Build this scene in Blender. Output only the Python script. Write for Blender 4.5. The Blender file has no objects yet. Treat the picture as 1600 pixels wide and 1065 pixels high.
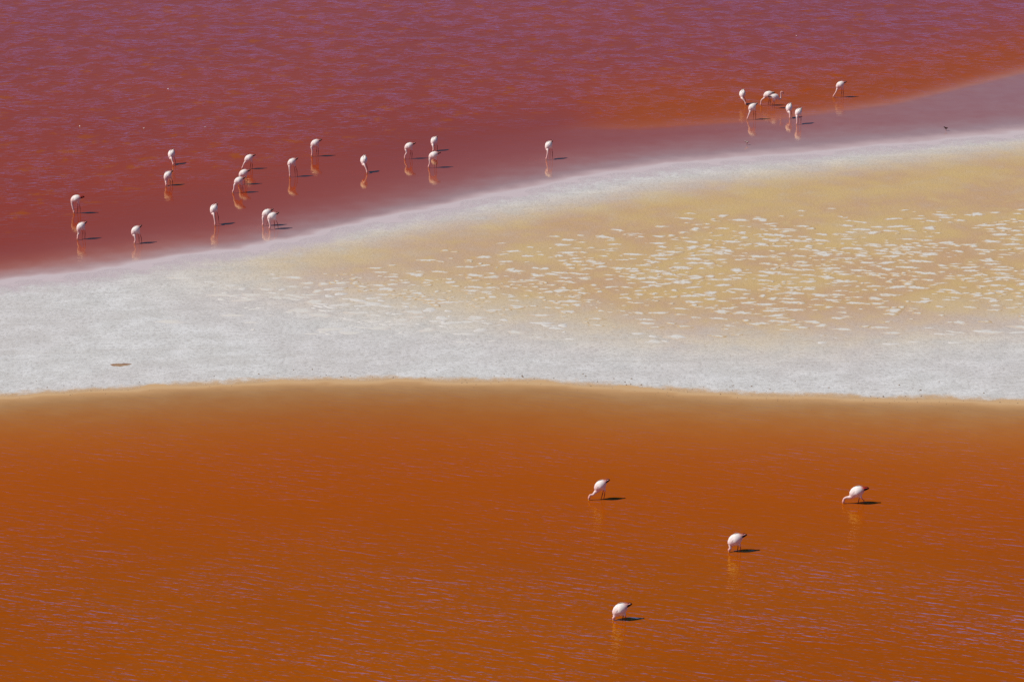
import bpy, math, random
import numpy as np
from mathutils import Vector, Matrix, noise as mnoise
from mathutils.kdtree import KDTree

scene = bpy.context.scene
COL = scene.collection
random.seed(11)
RNG = np.random.default_rng(11)
rad = math.radians

# ------------------------------------------------------------------ camera
CAM_H, DEP, FPX = 28.5, rad(13.6), 6000.0        # lookout height, downward tilt, focal length in 1600-wide pixels
cam_d = bpy.data.cameras.new('camera')
cam_d.sensor_fit = 'HORIZONTAL'; cam_d.sensor_width = 36.0
cam_d.lens = 36.0 * FPX / 1600.0
cam_d.clip_start = 0.5; cam_d.clip_end = 20000
cam = bpy.data.objects.new('camera', cam_d); COL.objects.link(cam)
cam.location = (0, 0, CAM_H)
cam.rotation_euler = (math.pi / 2 - DEP, 0, 0)
scene.camera = cam

# ------------------------------------------------------------------ sky, sun, exposure
SUN_EL, SHADOW_AZ = rad(50), rad(12)              # shadows fall to the right and a little away
sx, sy = -math.cos(SHADOW_AZ), -math.sin(SHADOW_AZ)
world = bpy.data.worlds.new('World'); scene.world = world; world.use_nodes = True
wn = world.node_tree
wn.nodes.clear()
sky = wn.nodes.new('ShaderNodeTexSky'); sky.sky_type = 'NISHITA'; sky.sun_disc = False
sky.sun_elevation = SUN_EL; sky.sun_rotation = math.atan2(sx, sy)
sky.altitude = 4300; sky.air_density = 0.5; sky.dust_density = 0.0; sky.ozone_density = 10.0
bg = wn.nodes.new('ShaderNodeBackground'); bg.inputs['Strength'].default_value = 0.10
wo = wn.nodes.new('ShaderNodeOutputWorld')
wn.links.new(sky.outputs[0], bg.inputs['Color']); wn.links.new(bg.outputs[0], wo.inputs['Surface'])
sun_d = bpy.data.lights.new('sun', 'SUN'); sun_d.energy = 4.6; sun_d.angle = rad(0.5); sun_d.color = (1.0, 0.95, 0.88)
sun = bpy.data.objects.new('sun', sun_d); COL.objects.link(sun)
sun.rotation_euler = Vector((-sx * math.cos(SUN_EL), -sy * math.cos(SUN_EL), -math.sin(SUN_EL))).to_track_quat('-Z', 'Y').to_euler()
scene.view_settings.view_transform = 'Standard'; scene.view_settings.look = 'None'
scene.view_settings.exposure = 0.0; scene.view_settings.gamma = 1.0
scene.render.engine = 'CYCLES'
scene.cycles.use_denoising = False
scene.cycles.max_bounces = 8; scene.cycles.transparent_max_bounces = 8
scene.cycles.sample_clamp_indirect = 4.0

# ------------------------------------------------------------------ survey helpers: where a bearing from the lookout meets the lagoon level
def ground(px, py):
    """world x, y of the point of the water level seen along a bearing (1600 x 1065 survey picture)"""
    a = (np.asarray(px, float) - 800.0) / FPX
    b = (532.5 - np.asarray(py, float)) / FPX
    dy = math.cos(DEP) + b * math.sin(DEP)
    dz = -math.sin(DEP) + b * math.cos(DEP)
    t = -CAM_H / dz
    return a * t, dy * t
def survey(x, y):
    """inverse of ground()"""
    zc = y * math.cos(DEP) + CAM_H * math.sin(DEP)
    yc = y * math.sin(DEP) - CAM_H * math.cos(DEP)
    return 800 + FPX * x / zc, 532.5 - FPX * yc / zc
def scale_at(py):
    x, y = ground(800, py)
    return FPX / float(math.hypot(y, CAM_H))      # pixels per metre
def sstep(a, b, v):
    t = np.clip((v - a) / (b - a), 0, 1)
    return t * t * (3 - 2 * t)

UP = np.array([(-600,470),(-200,462),(0,443),(100,431),(200,415),(300,399),(400,385),(450,376),(500,362),(600,342),(700,322),(800,301),(900,282),(1000,267),
               (1100,255),(1200,246),(1300,236),(1400,227),(1500,219),(1600,211),(2000,180),(3200,120)], float)
LO = np.array([(-1500,640),(-400,632),(0,616),(200,606),(400,595),(500,591),(600,590),(700,592),(800,594),(900,599),(1000,605),(1100,610),(1200,615),(1300,618),
               (1400,622),(1500,624),(1600,625),(2200,630),(3500,640)], float)
CALM_X = [0, 200, 450, 650, 900, 1000, 1200, 1400, 1600]      # where the sheltered shallows end
CALM_Y = [392, 335, 275, 232, 203, 203, 190, 164, 116]
UP[:, 1] -= 4.0; LO[:, 1] += 5.0
def world_line(p):
    x, y = ground(p[:, 0], p[:, 1]); return np.stack([x, y], 1)
UPW, LOW = world_line(UP), world_line(LO)
def dist_line(x, y, line):
    d = np.full(x.shape, 1e9)
    for (ax, ay), (bx, by) in zip(line[:-1], line[1:]):
        vx, vy = bx - ax, by - ay
        t = np.clip(((x - ax) * vx + (y - ay) * vy) / (vx * vx + vy * vy), 0, 1)
        d = np.minimum(d, np.hypot(x - ax - t * vx, y - ay - t * vy))
    return d
def fields(x, y):
    """signed depth of the brine (positive under water) and the sediment pattern at ground points"""
    px, py = survey(x, np.maximum(y, 30.0))
    yu = np.interp(px, UP[:, 0], UP[:, 1]); yl = np.interp(px, LO[:, 0], LO[:, 1])
    du = dist_line(x, y, UPW) * np.where(py < yu, 1, -1)
    dl = dist_line(x, y, LOW) * np.where(py > yl, 1, -1)
    wob = .16 * np.sin(x * 1.7 + 1.3 * np.sin(y * .9)) + .12 * np.sin(x * 3.9 + y * 2.7 + 2 * np.sin(x * .8)) + .10 * np.sin(y * 4.6 - x * 1.9) + .22 * np.sin(x * .55 - y * .33)
    du = du + wob * .7; dl = dl + wob * .4
    su = np.interp(px, [0, 300, 700, 1000, 1300, 1600], [.018, .017, .011, .008, .006, .005])
    plateau = np.interp(px, [0, 600, 900, 1200, 1400, 1600], [.20, .16, .055, .034, .026, .022])
    yc = np.interp(px, CALM_X, CALM_Y)
    far = np.where(du > 0, np.minimum(.002 + du * su, plateau) + .2 * sstep(-4, 60, yc - py), np.maximum(du * .009, -.03))
    near = np.where(dl > 0, np.minimum(.003 + dl * .009, .30), np.maximum(dl * .026, -.03))
    depth = np.where(du > 0, far, np.where(dl > 0, near, np.maximum(far, near)))
    depth = np.clip(depth, -.03, .35)
    y1 = np.interp(px, [380,450,560,700,800,900,1000,1100,1200,1300,1400,1500,1600], [412,398,386,360,344,330,312,299,285,274,263,252,240])
    y2 = np.interp(px, [380,500,600,700,800,900,1000,1100,1200,1300,1400,1500,1600], [428,446,458,470,482,492,502,508,512,508,500,492,484])
    up_in = sstep(-40, 18, py - y1)
    lo_in = 1 - .82 * sstep(-45, 62, py - y2) - .18 * sstep(30, 85, py - y2)
    along = np.interp(px, [160, 290, 400, 560, 800, 1000, 1600], [0, .25, .58, .8, .92, 1, 1])
    ochre = up_in * lo_in * along * .92
    return depth, ochre, px, py, du, dl

# ------------------------------------------------------------------ material helpers
class NT:
    def __init__(self, name):
        self.m = bpy.data.materials.new(name); self.m.use_nodes = True
        self.t = self.m.node_tree; self.t.nodes.clear()
        self.out = self.t.nodes.new('ShaderNodeOutputMaterial')
    def n(self, typ, **kw):
        nd = self.t.nodes.new(typ)
        for k, v in kw.items():
            if k.startswith('_'): setattr(nd, k[1:], v)
        return nd
    def link(self, a, b): self.t.links.new(a, b)
    def val(self, sock, v):
        if isinstance(v, (int, float)): sock.default_value = v
        elif isinstance(v, (tuple, list)): sock.default_value = tuple(v) + ((1,) if len(v) == 3 and len(sock.default_value) == 4 else ())
        else: self.link(v, sock)
    def math(self, op, a, b=0.0, c=None, clamp=False):
        nd = self.t.nodes.new('ShaderNodeMath'); nd.operation = op; nd.use_clamp = clamp
        self.val(nd.inputs[0], a); self.val(nd.inputs[1], b)
        if c is not None: self.val(nd.inputs[2], c)
        return nd.outputs[0]
    def mix(self, f, a, b):
        nd = self.t.nodes.new('ShaderNodeMix'); nd.data_type = 'RGBA'; nd.clamp_factor = True
        self.val(nd.inputs[0], f); self.val(nd.inputs[6], a); self.val(nd.inputs[7], b)
        return nd.outputs[2]
    def ramp(self, v, lo, hi, a=0.0, b=1.0, smooth=True):
        nd = self.t.nodes.new('ShaderNodeMapRange'); nd.interpolation_type = 'SMOOTHSTEP' if smooth else 'LINEAR'
        self.val(nd.inputs[0], v); nd.inputs[1].default_value = lo; nd.inputs[2].default_value = hi
        self.val(nd.inputs[3], a); self.val(nd.inputs[4], b)
        return nd.outputs[0]
    def attr(self, name, out='Fac'):
        nd = self.t.nodes.new('ShaderNodeAttribute'); nd.attribute_name = name
        return nd.outputs[out]
    def coords(self, scale=(1, 1, 1), rot=0.0, loc=(0, 0, 0), src=None):
        if src is None:
            g = self.t.nodes.new('ShaderNodeNewGeometry'); src = g.outputs['Position']
        r = self.t.nodes.new('ShaderNodeVectorRotate'); r.rotation_type = 'Z_AXIS'
        self.link(src, r.inputs[0]); r.inputs['Angle'].default_value = rot
        mp = self.t.nodes.new('ShaderNodeMapping'); mp.inputs['Scale'].default_value = scale; mp.inputs['Location'].default_value = loc
        self.link(r.outputs[0], mp.inputs[0])
        return mp.outputs[0]
    def noise(self, vec, scale=1.0, detail=2.0, rough=.5, dist=0.0):
        nd = self.t.nodes.new('ShaderNodeTexNoise'); nd.noise_dimensions = '3D'
        self.link(vec, nd.inputs['Vector']); nd.inputs['Scale'].default_value = scale
        nd.inputs['Detail'].default_value = detail; nd.inputs['Roughness'].default_value = rough; nd.inputs['Distortion'].default_value = dist
        return nd.outputs['Fac']
    def bump(self, h, dist, strength=1.0, normal=None):
        nd = self.t.nodes.new('ShaderNodeBump'); nd.inputs['Distance'].default_value = dist
        self.val(nd.inputs['Strength'], strength); self.link(h, nd.inputs['Height'])
        if normal is not None: self.link(normal, nd.inputs['Normal'])
        return nd.outputs[0]

def salt_material():
    N = NT('salt_and_sediment')
    och, dep = N.attr('ochre'), N.attr('depth')
    big = N.noise(N.coords((.22, .16, 1)), 1, 3, .55)
    mid = N.noise(N.coords((1.1, .8, 1), rot=.25, loc=(5, 2, 0)), 1, 4, .6)
    fine = N.noise(N.coords((7, 5, 1)), 1, 5, .65)
    grit = N.noise(N.coords((26, 20, 1)), 1, 3, .7)
    o = N.math('ADD', och, N.math('MULTIPLY', N.math('SUBTRACT', mid, .5), N.math('MULTIPLY', N.math('MULTIPLY', och, N.math('SUBTRACT', 1.25, och)), 2.4)))
    o = N.math('ADD', o, N.math('MULTIPLY', N.math('SUBTRACT', big, .5), N.math('MULTIPLY', och, .5)), clamp=True)
    white = N.mix(N.ramp(mid, .35, .7), (.555, .555, .54), (.665, .67, .665))
    white = N.mix(N.ramp(big, .42, .62, 0, .25), white, (.51, .46, .45))
    white = N.mix(N.ramp(fine, .36, .52, .45, 0), white, (.33, .31, .295))
    tide = N.noise(N.coords((.10, 1.5, 1), rot=-.12, loc=(1, 8, 0)), 1, 4, .6, .5)
    white = N.mix(N.ramp(tide, .5, .66, 0, .28), white, (.47, .45, .42))
    ochc = N.mix(N.ramp(big, .38, .62), (.53, .35, .115), (.49, .31, .165))
    ochc = N.mix(N.ramp(mid, .45, .7, 0, .5), ochc, (.56, .43, .215))
    col = N.mix(o, white, ochc)
    # wet bed under the brine: stained sediment right from the waterline
    d2 = N.math('ADD', dep, N.math('MULTIPLY', N.math('SUBTRACT', N.noise(N.coords((2.2, 1.6, 1)), 1, 6, .7), .5), .034))
    col = N.mix(N.ramp(d2, -.022, -.005), col, N.mix(N.attr('nearside'), (.49, .42, .44), (.51, .335, .18)))
    col = N.mix(N.math('MULTIPLY', N.ramp(grit, .3, .62, .22, 0), 1.0), col, (.22, .17, .13))
    hgt = N.math('ADD', N.math('MULTIPLY', fine, .7), N.math('MULTIPLY', grit, .35))
    nb = N.bump(hgt, .035, .8)
    b = N.n('ShaderNodeBsdfPrincipled')
    N.link(col, b.inputs['Base Color']); b.inputs['Roughness'].default_value = .75; b.inputs['Specular IOR Level'].default_value = .25
    N.link(nb, b.inputs['Normal']); N.link(b.outputs[0], N.out.inputs[0])
    return N.m

def brine_material(name, body, body2, ior, crest_rot, fx, fy, amp, patch, tint, rough=.05, sch=5.0, sky_cut=0.0, bed=(.5, .4, .3), gloss_tint=((1, 1, 1), (1, 1, 1)), dk=1.0, fr_at=(.22, .5), schr=0.0, relief=.25, cs=(.027, .017, .012)):
    """coloured brine: body scatter that thickens with depth, bed colour near the waterline, Fresnel reflection on ripples with a painted tint"""
    N = NT(name)
    dep, rip, tone = N.attr('depth'), N.attr('ripple'), N.attr('tone')
    edge = N.noise(N.coords((1.1, .9, 1)), 1, 5, .6)
    d = N.math('MAXIMUM', N.math('ADD', dep, N.math('MULTIPLY', N.math('SUBTRACT', edge, .5), N.math('MULTIPLY', N.ramp(dep, .0, .02), .016))), 0.0)
    big = N.noise(N.coords((.07, .05, 1), loc=(3, 9, 0)), 1, 3, .5)
    colour = N.mix(N.ramp(big, .35, .65), body, body2)
    cut_patch = N.math('MULTIPLY', N.ramp(N.noise(N.coords((.95, .85, 1), rot=.15, loc=(2, 5, 0)), 1, 4, .62, .3), .56, .68), N.math('MULTIPLY', sky_cut, N.ramp(rip, .3, .9)))
    cut_mask = N.math('MAXIMUM', tone, cut_patch)                # ruffled patches: lost sky reflection painted in by colour and weaker gloss
    colour = N.mix(cut_mask, colour, tint)
    # the pale bed tints the shallow brine: each colour dies out at its own depth
    sepb = N.n('ShaderNodeSeparateColor'); N.link(colour, sepb.inputs[0])
    comb = N.n('ShaderNodeCombineColor')
    for ch, c0 in enumerate(cs):
        ex = N.math('POWER', 2.718, N.math('MULTIPLY', d, -1 / (c0 * dk)))
        N.link(N.math('ADD', sepb.outputs[ch], N.math('MULTIPLY', ex, N.math('SUBTRACT', bed[ch], sepb.outputs[ch]))), comb.inputs[ch])
    diff = N.n('ShaderNodeBsdfDiffuse'); N.link(comb.outputs[0], diff.inputs[0])
    # ripples
    r1 = N.noise(N.coords((fx, fy, 1), rot=crest_rot), 1, 2, .5, .4)
    r2 = N.noise(N.coords((fx * 2.1, fy * 1.9, 1), rot=crest_rot * .4, loc=(7, 1, 0)), 1, 2, .55)
    pt = N.noise(N.coords(patch[0], rot=crest_rot * .5), 1, 3, .55)
    gate = N.ramp(pt, patch[1], patch[2], patch[3], patch[4])
    h = N.math('ADD', r1, N.math('MULTIPLY', r2, .4))
    nb = N.bump(N.math('MULTIPLY', h, N.math('MULTIPLY', rip, gate)), amp, 1.0)
    N.link(N.bump(N.math('MULTIPLY', h, N.math('MULTIPLY', rip, gate)), amp, relief), diff.inputs['Normal'])
    geo = N.n('ShaderNodeNewGeometry'); dt = N.n('ShaderNodeVectorMath', _operation='DOT_PRODUCT'); N.link(nb, dt.inputs[0]); N.link(geo.outputs['Incoming'], dt.inputs[1])
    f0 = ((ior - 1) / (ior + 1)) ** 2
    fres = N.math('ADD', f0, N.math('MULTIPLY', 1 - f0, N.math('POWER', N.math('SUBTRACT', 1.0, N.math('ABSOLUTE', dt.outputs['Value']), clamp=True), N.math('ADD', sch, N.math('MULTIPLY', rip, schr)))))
    gl = N.n('ShaderNodeBsdfGlossy'); N.link(N.mix(N.ramp(fres, *fr_at), gloss_tint[0], gloss_tint[1]), gl.inputs['Color']); gl.inputs['Roughness'].default_value = rough; N.link(nb, gl.inputs['Normal'])  # gold bird reflections and violet sky glints painted into the gloss colour
    fres = N.math('MULTIPLY', N.math('MULTIPLY', fres, N.ramp(d, .0, .012)), N.math('SUBTRACT', 1.0, N.math('ADD', N.math('MULTIPLY', tone, .55), N.math('MULTIPLY', cut_patch, .40))))
    ms = N.n('ShaderNodeMixShader'); N.link(fres, ms.inputs[0]); N.link(diff.outputs[0], ms.inputs[1]); N.link(gl.outputs[0], ms.inputs[2])
    N.link(ms.outputs[0], N.out.inputs[0])
    return N.m

def tinted(name, rough=.7, noise_amt=.12, spec=.2):
    """colour from the mesh's own plumage/colour attribute with a little mottling"""
    N = NT(name)
    c = N.attr('col', 'Color')
    g = N.n('ShaderNodeTexCoord')
    f = N.noise(N.coords((1, 1, 1), src=g.outputs['Object']), 38, 3, .6)
    dark = N.n('ShaderNodeHueSaturation'); N.link(c, dark.inputs['Color']); dark.inputs['Value'].default_value = 1 - 2 * noise_amt
    col = N.mix(N.ramp(f, .35, .65), dark.outputs[0], c)
    b = N.n('ShaderNodeBsdfPrincipled'); N.link(col, b.inputs['Base Color'])
    b.inputs['Roughness'].default_value = rough; b.inputs['Specular IOR Level'].default_value = spec
    N.link(N.bump(f, .006, .5), b.inputs['Normal'])
    N.link(b.outputs[0], N.out.inputs[0])
    return N.m

M_SALT = salt_material()
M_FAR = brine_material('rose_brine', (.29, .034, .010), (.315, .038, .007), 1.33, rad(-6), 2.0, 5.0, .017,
                       ((1.0, .55, 1), .38, .66, .5, 1.4), (.305, .058, .003), sch=4.6, schr=2.0, fr_at=(.34, .60), gloss_tint=((1, .84, .50), (1, .60, .88)), sky_cut=1.0, relief=.6, bed=(.49, .42, .44), cs=(.032, .022, .022))
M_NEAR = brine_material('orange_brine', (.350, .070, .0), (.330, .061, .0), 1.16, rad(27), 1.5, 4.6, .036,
                        ((.22, .30, 1), .32, .68, .7, 1.2), (.345, .064, .002), sch=4.4, bed=(.51, .335, .18), gloss_tint=((1, .82, .13), (.95, .60, .78)), dk=1.4, relief=1.0)
M_PLUME = tinted('plumage', .75, .06)
M_DARK = tinted('flight_feather', .6, .15)
M_BILL = tinted('bill_horn', .4, .1, .4)

# ------------------------------------------------------------------ setting
def graded(lo, hi, step, far_lo, far_hi, ratio=1.35):
    c = list(np.arange(lo, hi + 1e-6, step)); s = step
    while c[-1] < far_hi: s *= ratio; c.append(c[-1] + s)
    s = step
    while c[0] > far_lo: s *= ratio; c.insert(0, c[0] - s)
    return np.array(c)
def sheet(name, gx, gy, zfun, keep, attrs, mat, smooth=True):
    X, Y = np.meshgrid(gx, gy); nx, ny = len(gx), len(gy)
    x, y = X.ravel(), Y.ravel()
    z = zfun(x, y)
    idx = np.arange(nx * ny).reshape(ny, nx)
    q = np.stack([idx[:-1, :-1], idx[:-1, 1:], idx[1:, 1:], idx[1:, :-1]], -1).reshape(-1, 4)
    if keep is not None:
        k = keep(x, y); q = q[k[q].any(1)]
        used = np.unique(q); remap = np.full(nx * ny, -1); remap[used] = np.arange(len(used)); q = remap[q]
        x, y, z = x[used], y[used], z[used]
    me = bpy.data.meshes.new(name)
    me.vertices.add(len(x)); me.vertices.foreach_set('co', np.stack([x, y, z], 1).astype(np.float32).ravel())
    me.loops.add(q.size); me.loops.foreach_set('vertex_index', q.astype(np.int32).ravel())
    me.polygons.add(len(q)); me.polygons.foreach_set('loop_start', np.arange(0, q.size, 4, dtype=np.int32))
    me.update(); me.validate()
    for an, fn in attrs.items():
        a = me.attributes.new(an, 'FLOAT', 'POINT'); a.data.foreach_set('value', fn(x, y).astype(np.float32))
    me.polygons.foreach_set('use_smooth', np.ones(len(q), bool))
    me.materials.append(mat)
    o = bpy.data.objects.new(name, me); COL.objects.link(o)
    o['kind'] = 'structure'
    return o

gx = graded(-32, 36, .25, -6000, 6000); gy = graded(78, 205, .25, -4000, 9000)
def ground_z(x, y):
    d = fields(x, y)[0]
    w = .006 * np.sin(x * 1.3 + .7 * y) * np.sin(y * .9 - x * .4) + .004 * np.sin(x * 3.1 + y * 2.3)
    return -d - .004 + w * np.where(d > .05, 0, 1) * np.where(np.abs(d) < .006, .3, 1)
salt_flat = sheet('salt_flat', gx, gy, ground_z, None,
                  {'ochre': lambda x, y: fields(x, y)[1], 'depth': lambda x, y: fields(x, y)[0],
                   'nearside': lambda x, y: (fields(x, y)[5] > -6).astype(float)}, M_SALT)
salt_flat['label'] = 'white and ochre salt spit between the two coloured lagoons'

def far_ripple(x, y):
    px, py = survey(x, np.maximum(y, 30.0))
    yc = np.interp(px, CALM_X, CALM_Y)
    return .10 + .90 * sstep(-25, 70, yc - py) + .55 * far_tone(x, y)
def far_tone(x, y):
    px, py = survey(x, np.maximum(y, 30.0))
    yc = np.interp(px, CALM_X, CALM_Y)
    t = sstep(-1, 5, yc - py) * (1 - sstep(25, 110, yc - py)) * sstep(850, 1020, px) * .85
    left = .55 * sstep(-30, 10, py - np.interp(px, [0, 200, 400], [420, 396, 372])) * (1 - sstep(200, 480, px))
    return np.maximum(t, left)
gxc = graded(-32, 36, .4, -6000, 6000)
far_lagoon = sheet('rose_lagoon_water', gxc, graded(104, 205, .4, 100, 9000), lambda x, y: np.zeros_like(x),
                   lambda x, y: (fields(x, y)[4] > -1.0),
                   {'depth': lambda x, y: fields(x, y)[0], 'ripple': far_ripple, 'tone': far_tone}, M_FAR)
far_lagoon['label'] = 'rose purple lagoon water behind the salt spit'
def near_ripple(x, y):
    px, py = survey(x, np.maximum(y, 30.0))
    return .22 + .34 * sstep(620, 720, py) + .40 * sstep(780, 1000, py)
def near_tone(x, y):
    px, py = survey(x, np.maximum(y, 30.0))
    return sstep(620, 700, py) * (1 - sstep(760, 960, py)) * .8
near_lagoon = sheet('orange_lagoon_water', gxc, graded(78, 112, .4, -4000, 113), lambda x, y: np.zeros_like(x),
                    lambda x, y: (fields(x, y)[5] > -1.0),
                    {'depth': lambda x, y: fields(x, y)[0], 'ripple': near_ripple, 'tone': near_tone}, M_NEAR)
near_lagoon['label'] = 'burnt orange lagoon water in front of the salt spit'

# ------------------------------------------------------------------ mesh helpers
def mesh_from(name, verts, faces, cols=None, mat=None, smooth=True):
    me = bpy.data.meshes.new(name); me.from_pydata([tuple(v) for v in verts], [], faces); me.update()
    if cols is not None:
        a = me.color_attributes.new('col', 'FLOAT_COLOR', 'POINT')
        a.data.foreach_set('color', np.array([tuple(c) + (1.0,) for c in cols], np.float32).ravel())
    me.polygons.foreach_set('use_smooth', np.full(len(me.polygons), smooth))
    if mat: me.materials.append(mat)
    return me
def loft(path, radii, cols, seg=12, up=Vector((0, 1, 0))):
    """closed tube along path; radii = (sideways, in-plane) pairs"""
    V, F, C = [], [], []
    n = len(path)
    for i, p in enumerate(path):
        t = (path[min(i + 1, n - 1)] - path[max(i - 1, 0)]).normalized()
        s = up - t * up.dot(t)
        if s.length < 1e-4: s = Vector((1, 0, 0)) - t * t.x
        s.normalize(); u = t.cross(s)
        for k in range(seg):
            a = 2 * math.pi * k / seg
            V.append(p + s * (math.cos(a) * radii[i][0]) + u * (math.sin(a) * radii[i][1])); C.append(cols[i])
    for i in range(n - 1):
        for k in range(seg):
            a, b = i * seg + k, i * seg + (k + 1) % seg
            F.append((a, b, b + seg, a + seg))
    F.append(tuple(reversed(range(seg)))); F.append(tuple(range((n - 1) * seg, n * seg)))
    return V, F, C
def catmull(pts, n):
    pts = [pts[0] * 2 - pts[1]] + list(pts) + [pts[-1] * 2 - pts[-2]]
    out = []
    for i in range(1, len(pts) - 2):
        p0, p1, p2, p3 = pts[i - 1:i + 3]
        for j in range(n):
            t = j / n
            out.append(.5 * ((2 * p1) + (p2 - p0) * t + (2 * p0 - 5 * p1 + 4 * p2 - p3) * t * t + (3 * p1 - p0 - 3 * p2 + p3) * t ** 3))
    out.append(pts[-2]); return out
def lerp_list(xs, ys, x):
    return tuple(float(np.interp(x, xs, [v[k] for v in ys])) for k in range(len(ys[0])))
def remesh(V, F, C, voxel, name, mat):
    me = mesh_from('tmp', V, F); ob = bpy.data.objects.new('tmp', me); COL.objects.link(ob)
    md = ob.modifiers.new('r', 'REMESH'); md.mode = 'VOXEL'; md.voxel_size = voxel
    sm = ob.modifiers.new('s', 'SMOOTH'); sm.factor = .5; sm.iterations = 2
    dg = bpy.context.evaluated_depsgraph_get()
    new = bpy.data.meshes.new_from_object(ob.evaluated_get(dg)); new.name = name
    bpy.data.objects.remove(ob); bpy.data.meshes.remove(me)
    kd = KDTree(len(V))
    for i, v in enumerate(V): kd.insert(v, i)
    kd.balance()
    a = new.color_attributes.new('col', 'FLOAT_COLOR', 'POINT')
    a.data.foreach_set('color', np.array([tuple(C[kd.find(v.co)[1]]) + (1.0,) for v in new.vertices], np.float32).ravel())
    new.polygons.foreach_set('use_smooth', np.ones(len(new.polygons), bool))
    new.materials.clear(); new.materials.append(mat)
    return new

# ------------------------------------------------------------------ flamingos
WHITE, BLUSH, PINK, ROSE = (.82, .76, .71), (.80, .58, .53), (.72, .36, .31), (.55, .12, .08)
LEG, RED, BLACK, YEL = (.26, .055, .035), (.55, .035, .02), (.012, .010, .010), (.62, .40, .06)

# body sections: x, centre z, half width, half height
TRUNK = [(-.235, .056, .010, .008), (-.20, .048, .046, .028), (-.15, .036, .082, .066), (-.095, .020, .111, .106), (-.04, .005, .127, .132), (.02, -.010, .128, .143),
         (.07, -.030, .112, .130), (.11, -.060, .088, .104), (.137, -.098, .066, .076)]
def section(x):
    t = sorted(TRUNK)
    return tuple(float(np.interp(x, [q[0] for q in t], [q[k] for q in t])) for k in (1, 2, 3))
def wing_mesh(side, redness):
    """folded wing: a thick teardrop shell hugging the flank, point to the rear"""
    V, F, C = [], [], []
    nu, nv = 12, 7
    for lay in (0, 1):
        for i in range(nu):
            u = i / (nu - 1)
            x = .085 - .345 * u
            zc, a, b = section(max(x, -.205))
            lo = rad(float(np.interp(u, [0, .2, .6, 1], [12, -30, -22, 8]))); hi = rad(float(np.interp(u, [0, .2, .6, 1], [40, 76, 84, 60])))
            off = (.009 if 0 < i else .003) - lay * .010
            for j in range(nv):
                v = -1 + 2 * j / (nv - 1); ph = lo + (hi - lo) * (v + 1) / 2
                e = off - .006 * abs(v) ** 4 * (1 - lay)
                V.append(Vector((x - .015 * (v < 0) * u, side * (a + e) * math.cos(ph), zc + (b + e) * math.sin(ph))))
                c = np.array(WHITE)
                if u > .46:
                    r = min(1, (u - .46) / .24) * redness * (1 if v > -.1 else .75)
                    c = c * (1 - r) + np.array(RED) * r
                if u > .72 and v < -.1: c = np.array(BLACK)
                C.append(tuple(c))
    m = nu * nv
    for i in range(nu - 1):
        for j in range(nv - 1):
            a = i * nv + j
            f = (a, a + 1, a + nv + 1, a + nv)
            F.append(f if side < 0 else tuple(reversed(f)))
            f2 = tuple(m + k for k in f)
            F.append(tuple(reversed(f2)) if side < 0 else f2)
    ring = [j for j in range(nv)] + [i * nv + nv - 1 for i in range(1, nu)] + [(nu - 1) * nv + j for j in range(nv - 2, -1, -1)] + [i * nv for i in range(nu - 2, 0, -1)]
    for a, b in zip(ring, ring[1:] + ring[:1]): F.append((a, b, b + m, a + m))
    return mesh_from('wing', V, F, C, M_PLUME)
def feathers_mesh(side):
    """black primaries: a bundle of narrow pointed vanes past the wing's rear edge"""
    V, F, C = [], [], []
    for k in range(5):
        z0 = .020 + .013 * k; y0 = side * (.056 - .006 * k)
        root = Vector((-.15, y0 + side * .018, z0)); tip = Vector((-.300 + .010 * k, y0 * .35, z0 + .022 - .004 * k))
        fc = BLACK if k < 3 else (.20, .018, .014)
        vv, ff, cc = loft([root, root.lerp(tip, .5), root.lerp(tip, .85), tip], [(.006, .012), (.006, .015), (.005, .011), (.001, .002)], [fc] * 4, 6)
        b = len(V); V += vv; C += cc; F += [tuple(b + i for i in f) for f in ff]
    return mesh_from('flight_feathers', V, F, C, M_DARK)
def tail_mesh(c):
    V, F, C = loft([Vector((-.14, 0, .036)), Vector((-.20, 0, .046)), Vector((-.245, 0, .052)), Vector((-.27, 0, .054))],
                   [(.05, .03), (.048, .018), (.036, .010), (.012, .004)], [WHITE, c, c, c], 10)
    return mesh_from('tail', V, F, C, M_PLUME)
WINGS = {(s, r): wing_mesh(s, r) for s in (-1, 1) for r in (.25, .65, 1.0)}
FEATHERS = {s: feathers_mesh(s) for s in (-1, 1)}
TAILS = {False: tail_mesh(BLUSH), True: tail_mesh(ROSE)}

def add(name, me, parent, loc=(0, 0, 0), rot=(0, 0, 0)):
    o = bpy.data.objects.new(name, me); COL.objects.link(o); o.parent = parent; o.location = loc; o.rotation_euler = rot
    return o

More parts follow.
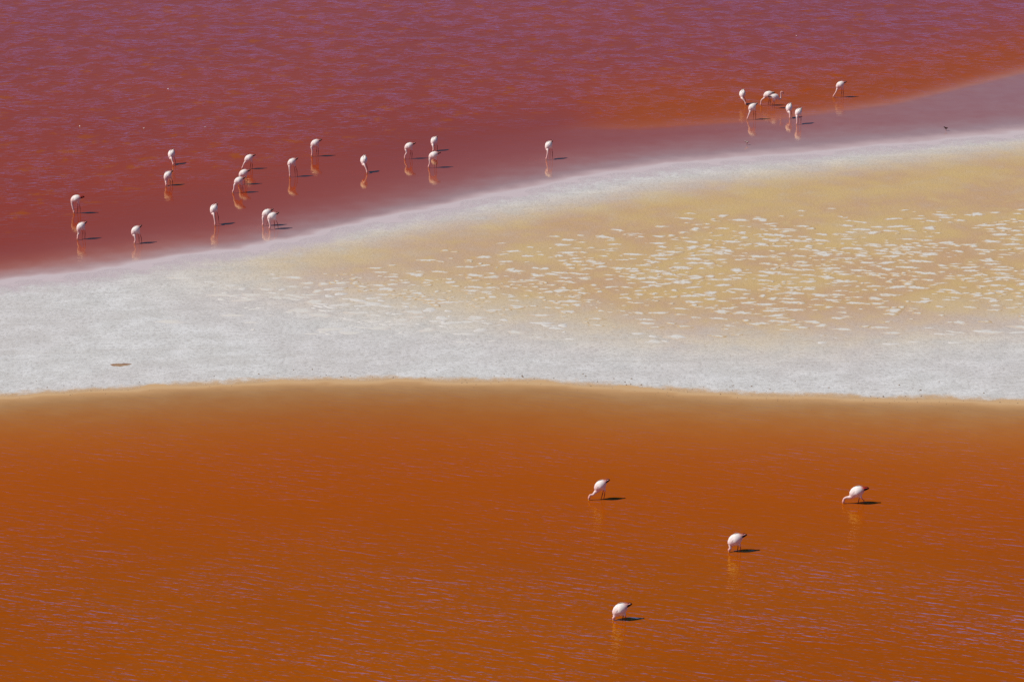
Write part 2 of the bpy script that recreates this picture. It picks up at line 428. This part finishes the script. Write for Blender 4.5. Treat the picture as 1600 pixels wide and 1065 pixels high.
def flamingo(label, body, bill, feet, yaw, pitch, red=.65, neck=None, size=1.0, stance=(.03, -.05), lifted=False, upright=None, group='', pinkness=.85):
    """body, bill, feet: survey bearings of the body's centre, of the bill at the water, of the feet at the water"""
    s = scale_at(feet[1])
    fx, fy = (float(v) for v in ground(*feet))
    root = bpy.data.objects.new('flamingo', None); COL.objects.link(root)
    root.empty_display_size = .2
    root.location = (fx, fy, 0); root.rotation_euler = (0, 0, rad(yaw))
    root['label'] = label; root['category'] = 'flamingo'; root['group'] = group
    cy, sy_ = math.cos(rad(yaw)), math.sin(rad(yaw))
    def local(wx, wy, z): return Vector((wx * cy + wy * sy_, -wx * sy_ + wy * cy, z))
    dep = math.atan2(CAM_H, fy)
    height = lambda py, wy=0.0: ((feet[1] - py) / s - wy * math.sin(dep)) / math.cos(dep)
    bc = local((body[0] - feet[0]) / s, 0, height(body[1]))
    p = rad(pitch * .7 - 2); k = size
    def B(x, y, z): # body frame to root frame
        x, y, z = x * k, y * k, z * k
        return bc + Vector((x * math.cos(p) + z * math.sin(p), y, -x * math.sin(p) + z * math.cos(p)))
    trunk = TRUNK
    path = [B(x, 0, z) for x, z, a, b in trunk]; radii = [(a * k, b * k) for x, z, a, b in trunk]
    cw = np.array(WHITE); cb = np.array(BLUSH); cp = np.array(PINK)
    cols = [tuple(cw)] * 6 + [tuple(cw * (1 - pinkness * .5) + cb * pinkness * .5), tuple(cw * (1 - pinkness) + cb * pinkness), tuple(cb)]
    p0 = path[-1]; fwd = (path[-1] - path[-2]).normalized()
    if upright:
        hx, hy = upright                              # head raised: S-curved neck
        hp = local((hx - feet[0]) / s, 0, height(hy)); face = Vector((1, 0, 0))
        mids = [p0 + Vector((.075, 0, -.02)), p0 + Vector((.125, 0, .04)), p0.lerp(hp, .62) + Vector((.03, 0, .02)), hp + Vector((-.035, 0, .018))]
        pts = catmull([p0] + mids + [hp + Vector((.02, 0, .012))], 5)
        billdir = Vector((.75, 0, -.65)).normalized(); head_at = hp + Vector((.02, 0, .012))
    else:
        bw = ((bill[0] - feet[0]) / s, .33 * sy_)
        bp = local(bw[0], bw[1], -.03)
        head_at = bp + Vector((-.015, 0, .105))
        mids = []
        if neck:
            for i, (nx, ny) in enumerate(neck):
                f = (i + 1) / (len(neck) + 1); wy = bw[1] * (.5 + .5 * f)
                mids.append(local((nx - feet[0]) / s, wy, height(ny, wy)))
        else:
            side = (head_at - p0); mids = [p0 + fwd * .06 + Vector((0, 0, -.05)), p0.lerp(head_at, .55) + Vector((.02, 0, 0))]
        pts = catmull([p0] + mids + [head_at], 6)
        billdir = (bp - head_at).normalized()
    m = len(pts)
    for i, q in enumerate(pts[1:], 1):
        f = i / (m - 1)
        r = float(np.interp(f, [0, .18, .4, .75, .9, 1], [.066, .048, .033, .025, .027, .034])) * k
        path.append(q); radii.append((r, r))
        cc = lerp_list([0, .35, .7, 1], [tuple(cb), tuple(cb * .6 + cw * .4), tuple(cb * .6 + cp * .4), tuple(cp)], f)
        cols.append(cc)
    for d, r in ((.030, .033), (.055, .022), (.066, .008)):
        path.append(head_at + billdir * d * k); radii.append((r * k * .85, r * k)); cols.append(tuple(cp))
    V, F, C = loft(path, radii, cols, 12)
    # legs: hip, feathered thigh, hock, foot below the water
    for sd, (st, lift) in zip((-1, 1), ((stance[0], False), (stance[1], lifted))):
        hip = B(-.05, sd * .045, -.05); base_z = -.16
        thigh = B(-.05 + st * .3, sd * .045, -.160)
        footp = Vector((st, sd * .04, base_z))
        if lift: hock = Vector((st - .09, sd * .04, max(.09, thigh.z * .45))); footp = Vector((st - .05, sd * .04, .012))
        else: hock = thigh.lerp(Vector((st, sd * .04, 0)), .42) + Vector((-.022, 0, 0))
        lp = [hip, thigh, thigh.lerp(hock, .5), hock, hock.lerp(footp, .5), footp]
        lr = [.05 * k, .026, .0115, .014, .010, .012]
        vv, ff, cc = loft(lp, [(a, a) for a in lr], [BLUSH, BLUSH, ROSE, LEG, LEG, LEG], 8, Vector((0, 1, 0)))
        b = len(V); V += vv; C += cc; F += [tuple(b + i for i in f) for f in ff]
    add('body', remesh(V, F, C, .009, 'flamingo_body', M_PLUME), root)
    for sd in (-1, 1):
        w = add('wing', WINGS[(sd, red)], root, bc, (0, p, 0)); w.scale = (k, k, k)
        add('flight_feathers', FEATHERS[sd], w)
    t = add('tail', TAILS[red >= 1.0], root, bc, (0, p, 0)); t.scale = (k, k, k)
    bl = [head_at + billdir * .048 * k, head_at + billdir * .075 * k, head_at + billdir * .10 * k + Vector((-.02, 0, -.006)), head_at + billdir * .115 * k + Vector((-.045, 0, -.01))]
    vv, ff, cc = loft(bl, [(.014, .018), (.014, .019), (.012, .015), (.003, .005)], [YEL, YEL, BLACK, BLACK], 8)
    add('bill', mesh_from('bill', vv, ff, cc, M_BILL), root)
    return root

GN = 'flamingos feeding in the orange water'
GL = 'flamingos feeding in the rose water on the left'
GR = 'flamingos feeding in the rose water on the right'
flamingo('white flamingo with looped neck, uppermost of the two left feeders in the orange water', (938, 758), (919.7, 780), (938.6, 780), 190, 34, .65,
         neck=[(929.5, 769), (926.5, 772.3), (922, 773.2)], group=GN, stance=(.03, -.04))
flamingo('striding flamingo with bright red wing plumes in the orange water at right', (1338.8, 767.6), (1317, 784), (1339.5, 786.2), 182, 14, 1.0,
         neck=[(1327, 776.5), (1322.5, 777), (1318.8, 778.8)], group=GN, stance=(.02, -.09), lifted=True, size=1.12, pinkness=.3)
flamingo('white flamingo with dark cocked tail, middle of the three rightmost in orange water', (1148.6, 842.5), (1138.5, 862.7), (1152.5, 861), 190, 22, .65,
         neck=[(1140.8, 852.5), (1141, 857)], group=GN, size=1.1, pinkness=.6)
flamingo('white flamingo wading belly deep, nearest of all at the bottom', (968.8, 951.5), (957.9, 968.7), (972.5, 967.5), 190, 25, .65,
         neck=[(960.5, 958), (960, 963.5)], group=GN, size=1.08)
flamingo('level backed flamingo with red wing plumes, leftmost of all', (119.5, 310.5), (115.2, 334), (121.5, 333.2), 184, 8, 1.0,
         neck=[(113.2, 317), (114, 324), (115.3, 329)], group=GL, stance=(.04, -.1), size=1.05)
flamingo('white flamingo feeding just below the red winged leftmost one', (126.9, 354), (121.8, 372.7), (129, 373.4), 215, 40, .65, group=GL)
flamingo('lone white flamingo closest to the salt, second column from left edge', (212.4, 359.8), (210.8, 380.6), (219.5, 380), 212, 40, .65, group=GL,
         neck=[(211, 368), (212.3, 374)])
flamingo('upper flamingo of the left pair, its neck slanting right to the water', (268.2, 240.9), (271.5, 257.7), (273, 256.5), 252, 42, .65, group=GL,
         neck=[(268.6, 247.5), (270.6, 253)])
flamingo('lower flamingo of the left pair, directly below the slant necked one', (262.4, 274), (260, 290.2), (267.5, 289.5), 220, 42, .65, group=GL)
flamingo('solitary flamingo facing the viewer above the salt, left of the close pair', (334.4, 326.5), (336.8, 351.5), (340, 350.5), 240, 48, .65, group=GL,
         neck=[(334.8, 335), (336.3, 343)])
flamingo('topmost flamingo of the stacked trio, black tail pointing right', (389, 247.3), (378.6, 263.6), (391, 264), 198, 28, .65, group=GL,
         neck=[(383.5, 253), (381, 257)])
flamingo('middle flamingo of the stacked trio, partly overlapped', (380.6, 270.5), (372.7, 286.5), (383, 288), 198, 22, .65, group=GL)
flamingo('bottom flamingo of the stacked trio, neck stretched left', (373.2, 282.2), (363.9, 302), (377.5, 301), 198, 24, .65, group=GL,
         neck=[(366.8, 289), (366, 295)])
flamingo('rear flamingo of the close pair by the salt edge', (416.8, 333), (410.7, 353.5), (416.5, 352.3), 205, 30, .65, group=GL,
         neck=[(411.2, 340), (411.5, 347)])
flamingo('front flamingo of the close pair by the salt edge', (425.3, 338), (421.3, 358.9), (430, 357.7), 205, 26, .65, group=GL,
         neck=[(420.8, 345), (422.4, 351)], stance=(.02, -.12))
flamingo('flamingo right of the stacked trio with straight neck and one thin leg', (456.2, 253.4), (452.9, 276.4), (463, 276), 205, 34, .65, group=GL,
         neck=[(452.8, 260), (453, 268)])
flamingo('flamingo with black cocked tail, highest of those left of centre', (492.6, 223.8), (487, 244.4), (493.7, 244.2), 200, 28, .65, group=GL,
         neck=[(487, 230), (488, 236)], size=1.05)
flamingo('flamingo facing the viewer alone between two groups, neck bending right', (568.6, 250.6), (573.8, 270), (574, 269), 262, 45, .25, group=GL,
         neck=[(569.5, 257.5), (572.3, 263)])
flamingo('left flamingo of the centre trio, neck bent forward', (639, 228.4), (632.3, 247.4), (640.5, 248.2), 198, 24, .65, group=GL,
         neck=[(634.8, 235), (635.5, 238.5), (633, 243)])
flamingo('upper right flamingo of the centre trio, white and egg shaped', (678.3, 220.2), (676.9, 236.6), (681, 235.5), 240, 44, .65, group=GL,
         neck=[(676.5, 227), (677.2, 231)])
flamingo('lower right flamingo of the centre trio with dark red tail', (677.4, 242.6), (669.6, 261.5), (679, 262), 195, 18, .65, group=GL,
         neck=[(671.5, 249), (671.6, 254)], size=1.05)
flamingo('single flamingo near the middle of the picture above the pale salt tongue', (857, 227), (853.4, 249.5), (861, 248.6), 228, 44, .65, group=GL,
         neck=[(855.6, 234.5), (855.3, 240)])
flamingo('leftmost flamingo of the right flock, neck bending right', (1159.8, 147.2), (1164.1, 163.4), (1165, 162.5), 258, 46, .25, group=GR,
         neck=[(1159.2, 154), (1162.5, 158)])
flamingo('lower left flamingo of the right flock, neck slanting left', (1175, 167.4), (1167.2, 187.6), (1178, 186.8), 205, 36, .25, group=GR,
         neck=[(1171.5, 174.5), (1169, 181)])
flamingo('flamingo with hooked pink neck behind the head-up one', (1199.6, 147.8), (1188.3, 164.5), (1200.5, 165), 186, 14, .25, group=GR,
         neck=[(1193.6, 153.5), (1189.5, 157)], size=1.05)
flamingo('only flamingo with its head raised, facing right', (1210.4, 151.5), None, (1208.8, 169.3), 12, -4, .25, group=GR, upright=(1221.2, 144.4), size=.98)
flamingo('left flamingo of the right flock\'s front pair, facing the viewer', (1232.5, 168.8), (1233.1, 183.4), (1236, 184), 248, 48, .25, group=GR,
         neck=[(1232.6, 175.5), (1233.1, 179)])
flamingo('right flamingo of the right flock\'s front pair, nearest the salt', (1247, 175.6), (1244, 193.2), (1248.5, 193.6), 232, 40, .25, group=GR,
         neck=[(1244.3, 182.5), (1244.6, 188)])
flamingo('farthest flamingo, alone at the right with black tail', (1312.4, 132.6), (1301.8, 151.5), (1315, 152), 194, 26, .65, group=GR,
         neck=[(1307.5, 139.5), (1306, 143.5)], size=1.05)

# ------------------------------------------------------------------ small waders
def wader(label, px, py, colour, light):
    x, y = (float(v) for v in ground(px, py))
    root = bpy.data.objects.new('small_wader', None); COL.objects.link(root); root.location = (x, y, 0); root.rotation_euler = (0, 0, rad(200))
    root['label'] = label; root['category'] = 'bird'
    path = [Vector(v) for v in ((-.10, 0, .115), (-.07, 0, .115), (-.03, 0, .112), (.01, 0, .115), (.04, 0, .13), (.055, 0, .15), (.07, 0, .165), (.085, 0, .165), (.10, 0, .16))]
    rr = [.004, .015, .033, .038, .03, .02, .022, .018, .006]
    V, F, C = loft(path, [(r, r) for r in rr], [colour] * 3 + [light] + [colour] * 5, 10)
    for sd in (-1, 1):
        vv, ff, cc = loft([Vector((0, sd * .015, .10)), Vector((-.008, sd * .015, .05)), Vector((0, sd * .015, -.02))], [(.012, .012), (.006, .006), (.006, .006)], [LEG] * 3, 6)
        b = len(V); V += vv; C += cc; F += [tuple(b + i for i in f) for f in ff]
    add('body', remesh(V, F, C, .005, 'wader_body', M_PLUME), root)
    vv, ff, cc = loft([Vector((.095, 0, .16)), Vector((.12, 0, .155)), Vector((.14, 0, .148))], [(.006, .006), (.004, .004), (.001, .001)], [BLACK] * 3, 6)
    add('bill', mesh_from('bill', vv, ff, cc, M_BILL), root)
wader('tiny dark wading bird in the pale shallows at far right', 1478, 204.5, (.05, .02, .012), (.10, .05, .03))
wader('tiny pale wading bird in the shallows below the right flock', 1167, 226.5, (.52, .40, .34), (.7, .6, .5))

# ------------------------------------------------------------------ salt crusts on the ochre sediment
def crust_material():
    N = NT('salt_crust')
    g = N.n('ShaderNodeTexCoord')
    e = N.attr('edge')
    w = N.noise(N.coords((1, 1, 1)), 9, 4, .65)
    f = N.noise(N.coords((1, 1, 1), loc=(4, 4, 0)), 34, 3, .7)
    k = N.math('ADD', e, N.math('MULTIPLY', N.math('SUBTRACT', w, .5), 1.5))
    col = N.mix(N.ramp(f, .35, .6), (.55, .525, .465), (.65, .635, .595))
    col = N.mix(N.ramp(k, .30, .80), col, N.n('ShaderNodeObjectInfo').outputs['Color'])
    b = N.n('ShaderNodeBsdfPrincipled'); N.link(col, b.inputs['Base Color']); b.inputs['Roughness'].default_value = .7; b.inputs['Specular IOR Level'].default_value = .25
    N.link(N.bump(N.math('ADD', w, f), .014, .5), b.inputs['Normal']); N.link(b.outputs[0], N.out.inputs[0])
    return N.m
M_CRUST = crust_material()
def crust_shape(seed):
    r = random.Random(seed); n = 11; ph = [r.uniform(0, 6.28) for _ in range(4)]
    ax = r.uniform(.75, 1.25)
    V = [Vector((r.uniform(-.1, .1), r.uniform(-.1, .1), r.uniform(.05, .08)))]; E = [0.0]; F = []
    for ring, (rr, h) in enumerate(((.42, .075), (.78, .045), (1.0, -.03))):
        for k in range(n):
            a = 2 * math.pi * k / n
            q = rr * (1 + .24 * math.sin(2 * a + ph[0]) + .17 * math.sin(3 * a + ph[1]) + .13 * math.sin(5 * a + ph[2])) * .5
            V.append(Vector((q * math.cos(a) * ax, q * math.sin(a) / ax, h * r.uniform(.5, 1.25) if ring < 2 else h)))
            E.append((.42, .78, 1.0)[ring])
    for k in range(n):
        k2 = (k + 1) % n
        F.append((0, 1 + k, 1 + k2))
        for ring in (0, 1):
            a, b = 1 + ring * n, 1 + (ring + 1) * n
            F.append((a + k, b + k, b + k2, a + k2))
    return V, F, E
def crust_mesh(V, F, E, name):
    me = mesh_from(name, V, F, None, M_CRUST)
    a = me.attributes.new('edge', 'FLOAT', 'POINT'); a.data.foreach_set('value', np.array(E, np.float32))
    return me
SHAPES = [crust_shape(s) for s in range(14)]
CRUSTS = [crust_mesh(*s, 'salt_crust') for s in SHAPES]
def crust_density(px, py):
    y_top = np.interp(px, [300, 500, 700, 900, 1000, 1200, 1400, 1600], [425, 415, 375, 345, 328, 315, 310, 305])
    y_mid = np.interp(px, [300, 600, 800, 1000, 1200, 1600], [455, 465, 455, 430, 410, 405])
    y_bot = np.interp(px, [300, 600, 900, 1200, 1600], [510, 540, 540, 535, 545])
    v = np.where(py < y_mid, sstep(0, 1, (py - y_top) / (y_mid - y_top)), 1 - sstep(0, 1, (py - y_mid) / (y_bot - y_mid)) * .95)
    v = np.where((py < y_top) | (py > y_bot), 0, v)
    return v * np.interp(px, [240, 420, 600, 900, 1100, 1600], [.0, .4, .7, .75, 1, 1])
cand = []
tries = 0
while len(cand) < 1300 and tries < 60000:
    tries += 1
    px, py = random.uniform(240, 1640), random.uniform(302, 548)
    cl = .5 + .5 * mnoise.noise(Vector((px / 70, py / 16, 3.3)))
    if random.random() > float(crust_density(px, py)) * (cl ** 1.5) * 1.2: continue
    x, y = (float(v) for v in ground(px, py))
    big_one = random.random() < .42
    size = random.uniform(.38, .75) if big_one else random.uniform(.12, .34)
    if any(abs(x - c[0]) < .7 * (size + c[2]) * .62 and abs(y - c[1]) < .7 * (size + c[2]) * .62 for c in cand[-400:]): continue
    cand.append((x, y, size, random.uniform(-.45, .35) + math.pi * random.randrange(2), random.randrange(14)))
cand.sort(key=lambda c: -c[2])
for x, y, size, rot, k in cand[:300]:
    o = add('salt_crust', CRUSTS[k], salt_flat, (x, y, .022), (0, 0, rot)); o.scale = (size * 1.55, size * .85, .17)
    oc = min(1.0, 1.2 * float(fields(np.array([x]), np.array([y]))[1][0])); o.color = (.60 - .12 * oc, .57 - .25 * oc, .54 - .38 * oc, 1)
for tone_rim, pick in (((.60, .57, .54, 1), lambda o: o < .45), ((.50, .36, .20, 1), lambda o: o >= .45)):
    V, F, E = [], [], []
    for x, y, size, rot, k in cand[300:]:
        if not pick(float(fields(np.array([x]), np.array([y]))[1][0])): continue
        b = len(V); mt = Matrix.Translation((x, y, .024)) @ Matrix.Rotation(rot, 4, 'Z') @ Matrix.Diagonal((size * 1.6, size * .9, .2, 1))
        V += [mt @ v for v in SHAPES[k][0]]; F += [tuple(b + i for i in f) for f in SHAPES[k][1]]; E += SHAPES[k][2]
    scatter = add('small_salt_crusts', crust_mesh(V, F, E, 'small_salt_crusts'), salt_flat); scatter['kind'] = 'stuff'; scatter.color = tone_rim

# ------------------------------------------------------------------ brown puddle and dark crumbs on the salt
def disc(name, px, py, rx, ry, z, mat, parent=None):
    x, y = (float(v) for v in ground(px, py)); n = 28; V = [Vector((0, 0, z + .004))]; F = []
    for ring, f in ((0, .6), (1, 1.0)):
        for k in range(n):
            a = 2 * math.pi * k / n; q = f * (1 + .14 * math.sin(2 * a + 1) + .1 * math.sin(3 * a) + .06 * math.sin(7 * a))
            V.append(Vector((q * rx * math.cos(a), q * ry * math.sin(a), z + .003 if ring == 0 else z - .03)))
    for k in range(n):
        k2 = (k + 1) % n; F.append((0, 1 + k, 1 + k2)); F.append((1 + k, 1 + n + k, 1 + n + k2, 1 + k2))
    o = bpy.data.objects.new(name, mesh_from(name, V, F, None, mat)); COL.objects.link(o); o.location = (x, y, 0)
    return o
def mud_material():
    N = NT('brown_mud')
    f = N.noise(N.coords((3, 3, 1)), 1, 4, .6)
    col = N.mix(N.ramp(f, .35, .65), (.25, .11, .04), (.40, .26, .13))
    b = N.n('ShaderNodeBsdfPrincipled'); N.link(col, b.inputs['Base Color']); b.inputs['Roughness'].default_value = .35
    N.link(N.bump(f, .02, .5), b.inputs['Normal']); N.link(b.outputs[0], N.out.inputs[0]); return N.m
pud = disc('mud_puddle', 189, 571, .42, .30, .034, mud_material()); pud['kind'] = 'structure'
pud['label'] = 'small brown mud puddle on the white salt at left'

crumb_v, crumb_f, crumb_c = [], [], []
for i in range(420):
    px = random.uniform(-20, 1620); yl = float(np.interp(px, LO[:, 0], LO[:, 1]))
    py = yl + random.gauss(2, 12)
    if random.random() > np.interp(px, [0, 500, 900, 1600], [.35, .3, .8, 1]): continue
    x, y = (float(v) for v in ground(px, py)); r = random.uniform(.012, .032)
    d = float(fields(np.array([x]), np.array([y]))[0][0]); z = max(-d, -.01)
    b = len(crumb_v)
    for v in ((1, 0, 0), (.3, .9, 0), (-.8, .6, 0), (-.8, -.6, 0), (.3, -.9, 0), (.1, 0, 1.1)):
        crumb_v.append(Vector((x + v[0] * r * random.uniform(.8, 1.6), y + v[1] * r * random.uniform(.7, 1.3), z + v[2] * r * .7 - (0 if v[2] else .01))))
        crumb_c.append((.24, .16, .10))
    crumb_f += [(b + k, b + (k + 1) % 5, b + 5) for k in range(5)]
crumbs = add('dark_crumbs', mesh_from('dark_crumbs', crumb_v, crumb_f, crumb_c, M_PLUME, smooth=False), salt_flat); crumbs['kind'] = 'stuff'

# ------------------------------------------------------------------ moulted feathers drifting on the far water
FV, FF, FC = [], [], []
for i in range(7):
    t = i / 6; w = .022 * math.sin(math.pi * min(1, t * .9 + .08)) + .002
    for sdx in (-1, 0, 1):
        FV.append(Vector((-.05 + .10 * t, sdx * w, .012 + .030 * (2 * t - 1) ** 2 - (.006 if sdx == 0 else 0)))); FC.append((.85, .80, .78))
for i in range(6):
    for j in (0, 1):
        a = i * 3 + j; FF.append((a, a + 3, a + 4, a + 1))
feather_me = mesh_from('floating_feather', FV, FF, FC, M_PLUME)
for px, py in ((262, 140), (124, 198), (224, 201), (321, 199), (1244, 57)):
    x, y = (float(v) for v in ground(px, py))
    o = bpy.data.objects.new('floating_feather', feather_me); COL.objects.link(o); o.location = (x, y, .002); o.rotation_euler = (0, 0, random.uniform(0, 6.28))
    o['label'] = 'tiny white feather drifting on the far rose water'; o['category'] = 'feather'; o['group'] = 'feathers drifting on the far water'
